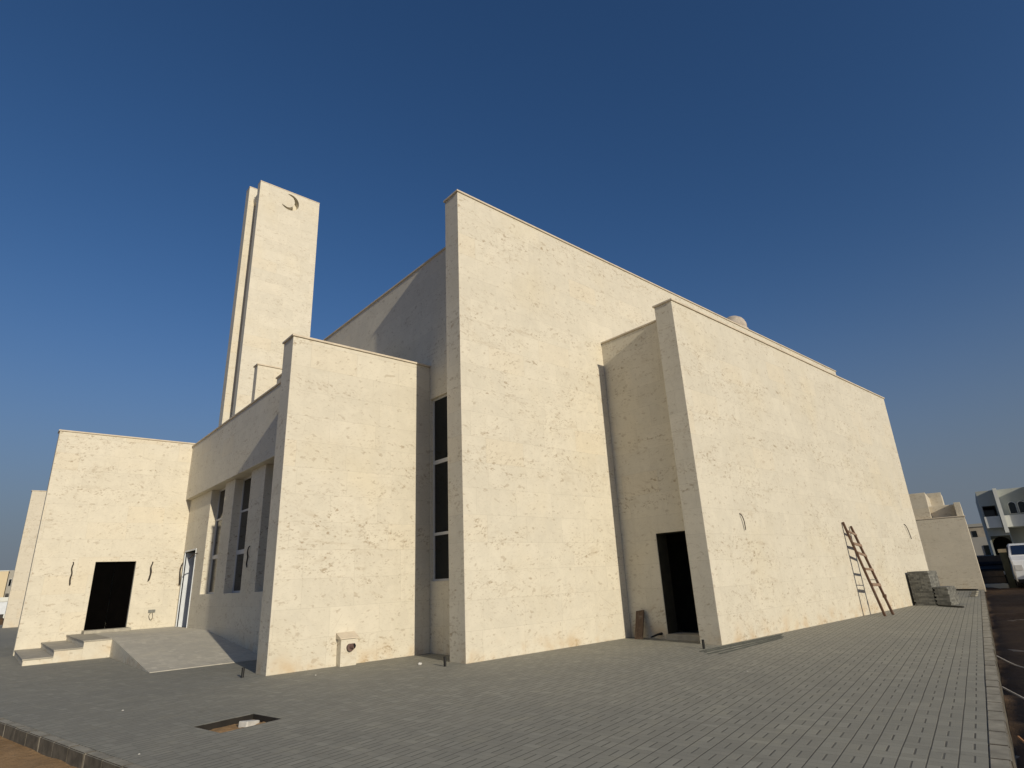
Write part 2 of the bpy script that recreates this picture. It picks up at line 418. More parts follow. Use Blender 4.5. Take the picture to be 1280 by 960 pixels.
# prayer hall
wall(B(7.74, 33, 10.45, 11.03, -.1, 11.45), (7.74, 33, 10.45, 11.03, 11.45))
wall(solid((8.42, 8.85), (11.03, 24), (-.1, 10.72), [(8.2, 9, 11.35, 12.78, 1.63, 6.36)]), (8.42, 8.85, 11.065, 24, 10.72))
wall(B(8.85, 33, 23.5, 24, -.1, 10.72)); wall(B(32.5, 33, 11.03, 23.5, -.1, 10.72))
build('roof', B(8.85, 32.5, 11.03, 23.5, 9.9, 10.1), ROOF, M)
# side wing
wall(B(12.57, 28.95, 7.5, 8.05, -.1, 8.45), (12.57, 28.95, 7.5, 8.05, 8.45))
wall(solid((13.15, 13.5), (8.05, 10.45), (-.1, 8.33), [(13, 14, 8.33, 9.30, .0, 2.55)]), (13.15, 13.5, 8.085, 10.45, 8.33))
wall(B(28.5, 28.95, 8.05, 10.45, -.1, 8.33))
build('roof', B(13.5, 28.5, 8.05, 10.45, 7.7, 7.85), ROOF, M)
build('inner_wall', B(15.2, 15.3, 8.05, 10.45, 0, 7.7), LINING, M)  # added near-black wall, its colour painting the doorway's inside dark
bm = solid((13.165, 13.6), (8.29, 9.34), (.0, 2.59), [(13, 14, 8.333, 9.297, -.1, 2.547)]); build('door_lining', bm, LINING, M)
build('threshold', B(13.05, 13.62, 8.336, 9.294, -.1, .12), TREAD, M, bevel=.01)
# front block
wall(B(4.57, 8.418, 12.8, 13.4, -.1, 7.31), (4.57, 8.38, 12.8, 13.4, 7.31))
# lower hall along the court: band above, recessed wall with windows below
wall(B(5.5, 6.0, 13.4, 25.7, 5.12, 7.24), (5.5, 6.0, 13.44, 25.69, 7.24))
WIN = [(21.15, 22.78), (18.52, 20.12), (15.9, 17.3)]
wall(solid((5.68, 6.1), (13.4, 25.7), (-.1, 5.119), [(5, 7, a, b, 1.58, 5.2) for a, b in WIN] + [(5, 7, 23.95, 25.42, .45, 3.12)]))
build('roof', B(6.0, 8.38, 13.4, 31.6, 6.8, 6.95), ROOF, M)
build('roof', B(2.3, 6.0, 26.15, 31.6, 6.8, 6.951), ROOF, M)
# entrance block
wall(solid((1.17, 6.8), (25.7, 26.15), (-.1, 7.36), [(2.92, 4.15, 25, 27, .5, 2.83)]), (1.17, 6.8, 25.7, 26.15, 7.36))
wall(B(1.9, 2.3, 26.15, 32, -.1, 7.0)); wall(B(2.3, 8.38, 31.6, 32, -.1, 7.0))
# small raised walls on the roof
wall(B(5.98, 8.3, 20, 20.34, 6.95, 9.13), (5.98, 8.3, 20, 20.34, 9.13))
wall(B(6.34, 8.3, 17.2, 19, 6.95, 8.38), (6.34, 8.3, 17.2, 19, 8.38))

def window(X, y0, y1, z0, z1, bars, pw=.055):
    """tall window facing the court: frame with cross bars, one pane between each two bars"""
    bm = bmesh.new()
    box(bm, X, X+.07, y0, y0+pw, z0, z1); box(bm, X, X+.07, y1-pw, y1, z0, z1)
    box(bm, X+.002, X+.068, y0+pw, y1-pw, z0, z0+pw); box(bm, X+.002, X+.068, y0+pw, y1-pw, z1-pw, z1)
    for z, w in bars: box(bm, X+.002, X+.068, y0+pw, y1-pw, z-w/2, z+w/2)
    f = build('window', bm, ALU, M)
    zz = [z0+pw] + [q for z, w in bars for q in (z-w/2, z+w/2)] + [z1-pw]
    for a, b in zip(zz[::2], zz[1::2]): build('pane', B(X+.03, X+.04, y0+pw, y1-pw, a, b), PANE, f)
    return f
for a, b in WIN: window(5.93, a+.002, b-.002, 1.582, 5.118, [(2.78, .13), (4.05, .06)])
window(8.50, 11.352, 12.778, 1.632, 6.358, [(2.76, .07), (4.60, .10)], .045)
# hall side door: white leaf swung in against the far jamb
d = build('door', solid((5.66, 6.102), (23.9, 25.47), (.45, 3.17), [(5, 7, 23.95, 25.42, .4, 3.12)]), WHITEP, M)
d = build('door_leaf', B(5.72, 6.55, 25.355, 25.40, .47, 3.1), WHITEP, M)
bm = bmesh.new(); tube(bm, [(6.38, 25.35, 1.5), (6.38, 25.29, 1.5), (6.25, 25.29, 1.5)], .012); build('handle', bm, STEEL, d)
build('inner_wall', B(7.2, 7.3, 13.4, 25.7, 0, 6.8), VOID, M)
# entrance: near-black double leaf door, the opening's darkness put into its colour
dd = empty_parent = None
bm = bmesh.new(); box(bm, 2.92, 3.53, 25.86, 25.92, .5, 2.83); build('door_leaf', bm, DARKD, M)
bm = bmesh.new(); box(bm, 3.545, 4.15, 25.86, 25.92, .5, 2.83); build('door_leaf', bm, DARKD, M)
# entrance steps, landing and ramp
bm = bmesh.new()
for x0, z in ((1.20, .165), (1.84, .33)): box(bm, x0, x0+.638, 21.3, 25.698, -.1, z-.04)
box(bm, 2.48, 3.14, 21.3, 25.698, -.1, .46)
st = build('steps', bm, STONE, M)
for x0, x1, z in ((1.18, 1.838, .165), (1.82, 2.478, .33), (2.46, 3.14, .5)):
    build('tread', B(x0, x1, 21.28, 25.697, z-.04, z), TREAD, st, bevel=.008)
build('threshold', B(2.86, 4.2, 25.02, 25.696, .5, .60), TREAD, M, bevel=.01)
bm = bmesh.new()   # landing + ramp: eased profile extruded across
prof = [(25.697, .5), (22.2, .5)]
for i in range(15):
    u = i/14; y = 21.9-u*6.0; z = .5*(1-u)
    if u < .14: z = .5 - .5*(u*u/.28)
    else: z = .5*(1-u)*(.93/.86)
    prof.append((y, max(z, .012)))
prof += [(15.9, -.1), (25.697, -.1)]
L_ = [bm.verts.new((3.142, y, z)) for y, z in prof]; R_ = [bm.verts.new((5.679, y, z)) for y, z in prof]; n = len(prof)
f = bm.faces.new(L_); f.material_index = 1
bm.faces.new(R_[::-1])
for i in range(n):
    f = bm.faces.new((L_[i], R_[i], R_[(i+1) % n], L_[(i+1) % n]))
build('ramp', bm, [PAVE_L, STONE], M)
# drain box with pipe stub on the front block
bm = bmesh.new(); box(bm, 6.03, 6.40, 12.60, 12.80, -.1, .53); dbx = build('drain_box', bm, STONE, M, bevel=.008)
bm = bmesh.new()   # sloping lid
v = [bm.verts.new(p) for p in ((6.0,12.57,.535),(6.43,12.57,.535),(6.43,12.80,.535),(6.0,12.80,.535),(6.0,12.57,.56),(6.43,12.57,.56),(6.43,12.80,.66),(6.0,12.80,.66))]
for q in ((3,2,1,0),(4,5,6,7),(0,1,5,4),(1,2,6,5),(2,3,7,6),(3,0,4,7)): bm.faces.new([v[i] for i in q])
build('lid', bm, COPE, dbx)
bm = bmesh.new()   # pipe collar and stub turned to the sun side; black disc paints its mouth dark
c = Vector((6.23, 12.62, .36))
tube(bm, [c, c+Vector((0, -.09, 0))], .075, 18); tube(bm, [c+Vector((0, -.05, .02)), c+Vector((.05, -.14, .03))], .055, 18)
pp = build('pipe', bm, PIPE, dbx)
bm = bmesh.new(); tube(bm, [c+Vector((.05, -.141, .03)), c+Vector((.051, -.144, .03))], .044, 18); build('pipe_mouth', bm, BLACK, pp) if False else build('pipe_mouth', bm, BLACK, dbx)
# roof ventilator behind the parapet
rv = empty('roof_ventilator', (25.6, 12.2, 10.1), 'round dusty ventilator cowl showing over the roof edge of the long front', 'ventilator')
bm = bmesh.new(); tube(bm, [(25.8, 12.2, 10.1), (25.8, 12.2, 12.55)], .36, 24); build('neck', bm, VENT, rv, smooth=True)
bm = bmesh.new(); lathe(bm, [(.50, 0), (.66, .03), (.67, .16), (.58, .2), (.60, .26), (.62, .42), (.60, .52), (.55, .55), (.56, .62), (.47, .76), (.36, .80), (.30, .88), (.16, .93), (.03, .95)], (25.8, 12.2, 12.47)); build('cowl', bm, VENT, rv, smooth=True)

# ------------------------------------------------------------------ minaret
MN = empty('minaret', (8.9, 27.8, 0), 'tall square minaret of two pale stone slabs with a crescent cut into its front', 'minaret')
fs = build('wall', B(7.30, 10.47, 27.0, 27.42, -.1, 21.85), STONE_M, MN)
bm = bmesh.new()     # crescent recess cut into the front slab
oc, orad, ic, irad = (8.87, 21.24), .49, (8.715, 21.295), .41
dx, dz = ic[0]-oc[0], ic[1]-oc[1]; D = math.hypot(dx, dz); th = math.atan2(dz, dx)
ca = (D*D+orad**2-irad**2)/(2*D*orad); a1 = math.acos(max(-1, min(1, ca)))
cb = (D*D+irad**2-orad**2)/(2*D*irad); b1 = math.acos(max(-1, min(1, cb)))
pts = []
for i in range(41):
    a = th+a1+(2*math.pi-2*a1)*i/40; pts.append((oc[0]+orad*math.cos(a), oc[1]+orad*math.sin(a)))
for i in range(1, 30):
    a = th-b1-(2*math.pi-2*b1)*i/30; pts.append((ic[0]+irad*math.cos(a), ic[1]+irad*math.sin(a)))
f0 = [bm.verts.new((x, 26.9, z)) for x, z in pts]; f1 = [bm.verts.new((x, 27.385, z)) for x, z in pts]
n = len(pts); bm.faces.new(f0); bm.faces.new(f1[::-1])
for i in range(n): bm.faces.new((f0[i], f0[(i+1) % n], f1[(i+1) % n], f1[i]))
cut = build('cut', bm, STONE_M)
# bring the cutter into the slab's frame and cut
bo = fs.modifiers.new('crescent', 'BOOLEAN'); bo.object = cut; bo.operation = 'DIFFERENCE'; bo.solver = 'EXACT'
bpy.context.view_layer.update()
me = bpy.data.meshes.new_from_object(fs.evaluated_get(bpy.context.evaluated_depsgraph_get()))
fs.modifiers.clear(); fs.data = me; bpy.data.objects.remove(cut)
coping(fs, 7.30, 10.47, 27.0, 27.42, 21.85, .012, .05)
build('core', B(7.58, 10.3, 27.42, 28.2, -.1, 21.0), CORE, MN)
bm = bmesh.new()      # coved head of the core
pr = [(7.58, 21.0), (7.40, 21.12), (7.36, 21.3), (7.36, 21.42), (10.3, 21.42), (10.3, 21.0)]
f0 = [bm.verts.new((x, 27.42, z)) for x, z in pr]; f1 = [bm.verts.new((x, 28.2, z)) for x, z in pr]
bm.faces.new(f0); bm.faces.new(f1[::-1])
for i in range(6): bm.faces.new((f0[i], f0[(i+1) % 6], f1[(i+1) % 6], f1[i]))
build('core_head', bm, STONE_M, MN)
fr = build('wall', B(7.11, 10.45, 28.2, 28.75, -.1, 22.12), STONE_M, MN); coping(fr, 7.11, 10.45, 28.2, 28.75, 22.12, .012, .05)

# ------------------------------------------------------------------ block further left, annex to the right
FB = empty('stone_block', (7, 58, 0), 'narrow pale stone block showing behind the entrance block', 'building')
o = build('wall', B(1.63, 12, 55, 55.5, -.1, 9.3), STONE_G, FB); coping(o, 1.63, 12, 55, 55.5, 9.3)
build('wall', B(1.9, 12, 55.5, 62, -.1, 8.8), STONE_G, FB)
AX = empty('annex_building', tuple(KM @ Vector((41, 2, 0))), 'low buff stone annex with stepped roof walls beyond the paver stacks', 'building', None, A_K)
AXB = lambda n, m, *q: build(n, B(*q), m, AX, KM, bevel=.012)
AXB('wall', STONE_G, 38.8, 39.25, .11, 9, -.1, 3.60); AXB('coping', COPE, 38.77, 39.28, .08, 9, 3.60, 3.65)
AXB('wall', STONE_G, 39.25, 46, .113, .45, -.1, 3.605)
AXB('wall', STONE_G, 38.95, 46, .14, .42, 3.65, 4.36)
AXB('wall', STONE_G, 39.45, 39.8, .42, 1.53, 3.655, 4.30)
AXB('wall', STONE_G, 38.9, 39.3, 1.53, 9, 3.655, 5.02)
AXB('wall', STONE_G, 39.3, 44, 1.533, 1.85, 3.655, 5.02)
AXB('wall', STONE_G, 43, 43.4, .93, 9, 3.655, 5.30); AXB('wall', STONE_G, 43.4, 46, .95, 1.25, 3.655, 5.30)
AXB('roof', ROOF, 39.25, 46, .45, 9, 3.50, 3.60)

# ------------------------------------------------------------------ things about the paving
# ladder
LD = empty('ladder', (21.15, 7.1, 0), 'rough wooden ladder leaning on the long blank front wall', 'ladder')
fl, fr_, tl, tr = Vector((20.95, 6.87, .0)), Vector((21.55, 6.83, .0)), Vector((20.90, 7.455, 2.86)), Vector((21.46, 7.44, 2.74))
for p, q in ((fl, tl), (fr_, tr)):
    bm = bmesh.new(); beam(bm, p, q, .066, .06, (0, 1, 0)); build('stile', bm, WOOD, LD)
for z, w, dy in ((2.50, .07, 0), (2.12, .09, .01), (1.84, .08, -.01), (1.36, .07, .005), (.90, .09, 0)):
    bm = bmesh.new(); k = z/2.8; a, b = fl.lerp(tl, k), fr_.lerp(tr, k+dy)
    ofs = Vector((0, -.045, 0)); e = (b-a).normalized()*.012
    beam(bm, a-e+ofs, b+e+ofs, .022, w, (0, .2, 1)); build('rung', bm, WOOD_R, LD)
bm = bmesh.new(); a, b = fl.lerp(tl, 1.04/2.8), fr_.lerp(tr, 1.06/2.8); beam(bm, a, b, .02, .02); build('rung', bm, STEEL, LD)
bm = bmesh.new(); a = fr_.lerp(tr, .55/2.8); box(bm, a.x-.05, a.x+.05, a.y-.05, a.y+.04, .50, .60); build('cleat', bm, WOOD, LD)
# stacks of pavers
def paver_stack(x0, x1, y0, y1, z1, label, skew):
    bm = bmesh.new(); lay = bm.loops.layers.float_color.new('shade') if False else None
    fl = bm.faces.layers.float.new('shade'); rnd = random.Random(int(z1*100))
    nz = max(1, round(z1/.0615)); z = 0
    for k in range(nz):
        z = k*.0615; y = y0 + rnd.uniform(-.012, .012); i = 0
        while y < y1-.05:
            w = .2 if (i+k) % 2 else .1; e = min(y+w, y1)
            xx = x0
            while xx < x1-.04:
                L = .1 if w == .2 else .2; ex = min(xx+L, x1)
                edge = xx == x0 or ex >= x1-.01 or y <= y0+.15 or e >= y1-.01 or k == nz-1
                if edge:
                    sh = rnd.random(); j = rnd.uniform(-.006, .006)
                    for f in box(bm, xx+.002+j, ex-.002+j, y+.002, e-.002, z+.0012, z+.0603): f[fl] = sh
                xx = ex
            y = e; i += 1
    box(bm, x0+.11, x1-.11, y0+.16, y1-.11, 0.001, nz*.0615-.07)
    o = build('paver_stack', bm, PILE, None, None, ((x0+x1)/2, (y0+y1)/2, 0))
    return tag(o, label, 'paver stack', 'stacks of grey pavers at the end of the long front')
paver_stack(25.9, 27.0, 6.76, 7.42, 1.17, 'taller stack of grey paving blocks against the end of the long front wall', 0)
paver_stack(25.9, 27.0, 6.30, 6.74, .62, 'lower stack of grey paving blocks standing out beside the taller one', 0)
# flat strips near the stacks
bm = bmesh.new(); tube(bm, [(25.6, 6.62, .03), (25.2, 6.2, .03), (24.75, 5.7, .03)], .03); tag(build('hose', bm, BLACK, None, None, (25.2, 6.2, 0)), 'short black hose lying before the lower stack of pavers', 'hose')
bm = bmesh.new(); beam(bm, (37.6, 9.0, .04), (36.9, 7.75, .05), .12, .07); tag(build('timber_strip', bm, BLACK, None, None, (37.2, 8.4, 0)), 'thin dark batten on the paving at the foot of the annex', 'batten')
for i, (x, y) in enumerate(((31.6, 6.75), (33.2, 7.05), (35.0, 7.4))): bm = bmesh.new(); box(bm, x, x+.4, y, y+.2, .002, .062); tag(build('loose_slab', bm, KERB, None, None, (x+.25, y+.2, 0), bevel=.01), ('loose grey slab on the paving, closest to the paver stacks', 'middle loose grey slab of three near the kerb', 'loose grey slab on the paving, closest to the annex')[i], 'slab', 'loose slabs near the kerb')
# metal channels lying by the wing corner
CH = [((11.42, 7.34), (15.00, 7.30)), ((11.36, 7.20), (14.72, 7.20)), ((11.14, 6.99), (14.60, 7.08)), ((11.26, 6.80), (14.30, 6.97))]
CL = ['steel channel lying nearest the corner of the long front wall', 'steel channel tucked against the one at the wall corner', 'steel channel second from the open paving side', 'steel channel lying furthest out from the wall corner']
for (p, q), lb in zip(CH, CL):
    bm = bmesh.new(); p3, q3 = Vector((*p, .0)), Vector((*q, .0)); s = (q3-p3).normalized().cross(Vector((0, 0, 1)))
    beam(bm, p3+Vector((0, 0, .004)), q3+Vector((0, 0, .004)), .030, .003)
    for k in (-1, 1): beam(bm, p3+s*.0185*k+Vector((0, 0, .010)), q3+s*.0185*k+Vector((0, 0, .010)), .004, .013)
    tag(build('metal_channel', bm, DULL, None, None, (*p, 0)), lb, 'metal channel', 'metal channels lying by the corner of the long front wall')
# pipe stubs standing up from the paving
for (x, y), lb in zip(((4.2, 13.05), (7.30, 10.56), (11.86, 7.52)), ('short black pipe stub standing at the corner of the block with the drain box', 'short black pipe stub in front of the tall window niche', 'short black pipe stub beside the open side doorway')):
    bm = bmesh.new(); tube(bm, [(x, y, -.05), (x+random.uniform(-.01, .01), y, .18)], .028, 12)
    tag(build('pipe_stub', bm, BLACK, None, None, (x, y, 0)), lb, 'pipe stub', 'black pipe stubs in the paving')
# plank and bracket by the side doorway
bm = bmesh.new(); beam(bm, (12.82, 9.96, .0), (13.09, 10.03, .66), .26, .03, (-1, .1, .4)); tag(build('plank', bm, WOOD_D, None, None, (12.8, 9.96, 0)), 'short brown board leaning in the corner beside the open doorway', 'board')
bm = bmesh.new(); tube(bm, [(13.16, 9.48, .12), (13.02, 9.52, .11), (12.86, 9.60, .06)], [.035, .025, .02]); tag(build('pipe_end', bm, BLACK, None, None, (13.05, 9.5, .0)), 'black pipe end sticking from the wall foot by the open doorway', 'pipe')
# pebble / chunk
bm = bmesh.new(); bmesh.ops.create_icosphere(bm, subdivisions=2, radius=.035, matrix=Matrix.Translation((7.15, 11.25, .02)) @ Matrix.Diagonal((1.4, 1, .7, 1)))
for v in bm.verts: v.co += Vector((random.uniform(-.006, .006),)*3)
tag(build('stone_chip', bm, BLOCK, None, None, (7.15, 11.25, 0)), 'white stone chip on the paving before the tall window niche', 'stone')
for (x, y, r_), lb in zip(((1.60, 8.05, .009), (1.93, 11.2, .012), (9.6, 5.35, .012), (5.2, 11.9, .013)), ('small pale stone chip on the paving near the dark-sided kerb', 'small pale stone chip between the pit and the entrance ramp', 'small pale stone chip on the open paving before the metal channels', 'small pale stone chip before the wall with the drain box')):
    bm = bmesh.new(); bmesh.ops.create_icosphere(bm, subdivisions=1, radius=r_, matrix=Matrix.Translation((x, y, r_*.5)) @ Matrix.Diagonal((1.5, 1, .7, 1)))
    tag(build('stone_chip', bm, BLOCK, None, None, (x, y, 0)), lb, 'stone')
# pit
PT = empty('open_pit', tuple(KM @ Vector(((PS0+PS1)/2, (PT0+PT1)/2, -.3))), 'open square pit in the grey paving with sand at its bottom', 'pit', None, A_K)
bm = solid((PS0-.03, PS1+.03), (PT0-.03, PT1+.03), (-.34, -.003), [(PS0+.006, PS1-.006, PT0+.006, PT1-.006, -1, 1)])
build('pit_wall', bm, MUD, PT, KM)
bm = bmesh.new(); g = []
from mathutils import noise as mn
for i in range(25):
    g.append([bm.verts.new((PS0+(PS1-PS0)*i/24, PT0+(PT1-PT0)*j/24, -.075+.02*mn.noise((i*.16, j*.16, 3.))+.012*mn.noise((i*.6, j*.6, 8.)))) for j in range(25)])
for i in range(24):
    for j in range(24): bm.faces.new((g[i][j], g[i+1][j], g[i+1][j+1], g[i][j+1]))
build('pit_floor', bm, SAND, PT, KM, smooth=True)
bm = B(4.56, 4.80, 8.06, 8.20, -.10, -.02); bm.transform(Matrix.Translation((4.68, 8.12, 0)) @ Matrix.Rotation(R(20), 4, 'Z') @ Matrix.Rotation(R(8), 4, 'Y') @ Matrix.Translation((-4.68, -8.12, 0)))
tag(build('concrete_block', bm, BLOCK, None, KM, tuple(KM @ Vector((4.64, 8.1, -.15))), bevel=.012), 'pale broken block lying on the sand in the open pit', 'block')

# cables hanging from the walls
def cable(pts, r, label, strands=1):
    bm = bmesh.new()
    for k in range(strands):
        o = Vector((random.uniform(-.03, .03)*k, 0, random.uniform(-.03, .03)*k))
        P = [Vector(p)+o*(i/(len(pts)-1)) for i, p in enumerate(pts)]
        Q = []
        for a, b in zip(P, P[1:]): Q += [a.lerp(b, u/4) for u in range(4)]
        Q.append(P[-1])
        for _ in range(3): Q = [Q[0]]+[(Q[i-1]+Q[i]*2+Q[i+1])/4 for i in range(1, len(Q)-1)]+[Q[-1]]
        tube(bm, Q, r, 6)
    tag(build('cable', bm, CABLE, None, None, pts[0]), label, 'cable', 'loose cables hanging from the walls')
cable([(2.27, 25.72, 2.84), (2.29, 25.64, 2.80), (2.25, 25.66, 2.62), (2.30, 25.66, 2.45), (2.26, 25.66, 2.30), (2.29, 25.67, 2.08)], .017, 'loose cable on the wall beside the entrance door, on the step side', 3)
cable([(4.66, 25.72, 2.80), (4.68, 25.64, 2.78), (4.61, 25.66, 2.6), (4.65, 25.65, 2.42), (4.60, 25.66, 2.12)], .015, 'loose cable on the wall beside the entrance door, on the ramp side', 3)
cable([(4.84, 25.70, 1.02), (4.78, 25.66, .92), (4.86, 25.66, .75), (4.93, 25.66, .85), (4.90, 25.69, 1.02)], .009, 'thin cable loop under the small socket by the entrance')
bm = B(4.76, 4.98, 25.67, 25.71, 1.03, 1.13); tag(build('wall_socket', bm, STEEL, None, None, (4.87, 25.7, 1.08)), 'small grey socket box low on the entrance wall', 'socket')
cable([(5.70, 18.02, 2.84), (5.64, 18.02, 2.82), (5.64, 18.10, 2.66), (5.66, 18.06, 2.52), (5.66, 18.16, 2.38), (5.67, 18.10, 2.26)], .016, 'cable drooping from the shaded wall below the tall court windows', 2)
cable([(5.70, 25.58, 2.75), (5.62, 25.56, 2.7), (5.60, 25.60, 2.45), (5.62, 25.58, 2.25), (5.64, 25.62, 2.0)], .02, 'thick cable hanging in the corner left of the white door', 3)
cable([(5.70, 23.72, 2.98), (5.60, 23.70, 2.97), (5.52, 23.78, 2.90), (5.47, 23.86, 2.80)], .02, 'short cable sticking out right of the white door')
cable([(14.30, 7.52, 2.92), (14.31, 7.46, 2.90), (14.38, 7.44, 2.75), (14.42, 7.46, 2.52)], .010, 'thin forked cable on the long front wall near its corner', 2)
cable([(27.25, 7.52, 2.95), (27.27, 7.45, 2.92), (27.42, 7.44, 2.7), (27.60, 7.46, 2.40)], .014, 'thin forked cable on the long front wall near the paver stacks', 2)

# ropes on the soil by the kerb
def ground_line(name, pts, r, mat, label, cat):
    bm = bmesh.new(); Q = []
    for a, b in zip(pts, pts[1:]): Q += [Vector(a).lerp(Vector(b), u/6) for u in range(6)]
    Q.append(Vector(pts[-1]))
    for _ in range(4): Q = [Q[0]]+[(Q[i-1]+Q[i]*2+Q[i+1])/4 for i in range(1, len(Q)-1)]+[Q[-1]]
    tube(bm, Q, r, 6); tag(build(name, bm, mat, None, KM, tuple(KM @ Vector(pts[0]))), label, cat)
ground_line('rope', [(13.6, .15, -.03), (13.2, -.1, -.14), (13.0, -.5, -.16), (13.2, -1.4, -.17), (13.0, -2.4, -.17)], .012, ROPE, 'pale rope crossing the dark soil, further from the near kerb end', 'rope')
ground_line('rope', [(10.5, .15, -.03), (10.2, -.1, -.14), (10.0, -.4, -.16), (10.0, -1.0, -.17), (10.3, -2.0, -.17)], .012, ROPE, 'pale rope crossing the dark soil, nearer the near kerb end', 'rope')
ground_line('hose', [(7.9, .10, -.05), (7.6, -.05, -.16), (7.4, -.25, -.17), (7.5, -.6, -.17), (7.4, -1.3, -.17)], .012, ORANGE, 'faded orange hose on the dark soil below the kerb', 'hose')

# ------------------------------------------------------------------ street on the right (frame along the kerb)
def kempty(name, s, t, z, label, cat, group=None):
    return empty(name, tuple(KM @ Vector((s, t, z))), label, cat, group, A_K)
VL = kempty('villa', 50, -4, -.3, 'grey and white two storey villa with arched upper windows behind a low gate', 'villa')
Vb = lambda name, mat, par, *q, **k: build(name, B(*q), mat, par, KM, **k)
w = build('wall', solid((50, 60), (-9, -.80), (-.3, 5.7), [(49, 53, -1.62, -.92, 4.0, 4.72), (49, 53, -1.9, -.9, -.3, 2.8), (49, 51.2, -9.1, -1.95, -.3, 3.25)]), V_WALL, VL, KM)
Vb('balcony', V_WHITE, VL, 49.6, 49.75, -1.66, -.86, 3.30, 4.02)
Vb('balcony', V_WHITE, VL, 49.75, 50.0, -1.66, -.86, 3.30, 3.42)
for y0 in (-1.90, -3.55, -5.6): Vb('fin', V_WHITE, VL, 49.35, 50.0, y0, y0+.20, 2.95, 5.75)
Vb('band', V_WHITE, VL, 49.75, 50.0, -9, -1.905, 3.30, 4.02)
bm = bmesh.new()     # arch over the carport
pr = [(-1.9, 2.8), (-.9, 2.8)]; pts = [(-.9, 2.2)] + [(-1.4+.5*math.cos(a*math.pi/12), 2.2+.55*math.sin(a*math.pi/12)) for a in range(1, 12)] + [(-1.9, 2.2)]
loop = [(-1.9, 2.8)] + [(-.9, 2.8)] + pts
lo = [bm.verts.new((50.0, y, z)) for y, z in loop]; hi = [bm.verts.new((50.3, y, z)) for y, z in loop]
bm.faces.new(lo); bm.faces.new(hi[::-1])
for i in range(len(loop)): bm.faces.new((lo[i], lo[(i+1) % len(loop)], hi[(i+1) % len(loop)], hi[i]))
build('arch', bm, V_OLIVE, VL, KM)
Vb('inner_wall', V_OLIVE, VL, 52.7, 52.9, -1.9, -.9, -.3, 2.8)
Vb('pane', PANE, VL, 52.5, 52.6, -1.62, -.92, 4.0, 4.72)
for y0 in (-2.62, -3.10, -4.4, -4.9):
    bm = bmesh.new(); pts = [(y0, 4.12), (y0+.34, 4.12)] + [(y0+.17+.17*math.cos(a*math.pi/10), 4.66+.17*math.sin(a*math.pi/10)) for a in range(11)]
    def slab(bm, pts, x0, x1):
        lo = [bm.verts.new((x0, y, z)) for y, z in pts]; hi = [bm.verts.new((x1, y, z)) for y, z in pts]
        bm.faces.new(lo); bm.faces.new(hi[::-1])
        for i in range(len(pts)): bm.faces.new((lo[i], lo[(i+1) % len(pts)], hi[(i+1) % len(pts)], hi[i]))
    cy, cz = y0+.17, 4.45
    slab(bm, [(cy+(y-cy)*1.22, cz+(z-cz)*1.12) for y, z in pts], 49.95, 50.02); wf = build('window', bm, V_WHITE, VL, KM)
    bm = bmesh.new(); slab(bm, pts, 49.93, 49.96); build('pane', bm, PANE, wf, KM)
# gate
GT = kempty('gate', 47, -.5, -.3, 'low brown barred gate on a pale sill before the black car', 'gate')
Vb('sill', V_WHITE, GT, 46.9, 47.2, -1.0, .25, -.3, -.02)
bm = bmesh.new()
for k in range(8): beam(bm, (47, -.96+k*.165, -.02), (47, -.96+k*.165, .74), .03, .03)
for z in (.02, .38, .72): beam(bm, (47, -.98, z), (47, .24, z), .03, .035)
build('bars', bm, BLACK, GT, KM); Vb('panel', RUST, GT, 47.03, 47.05, -.96, .24, .03, .70)
# gate post
GP = kempty('gate_post', 46.6, -1.15, -.3, 'dark green gate post with a pale cap between gate and white van', 'post')
Vb('post', GREEN, GP, 46.5, 46.9, -1.35, -1.02, -.3, 1.75); Vb('cap', BEIGE, GP, 46.45, 46.95, -1.38, -.99, 1.75, 1.95)

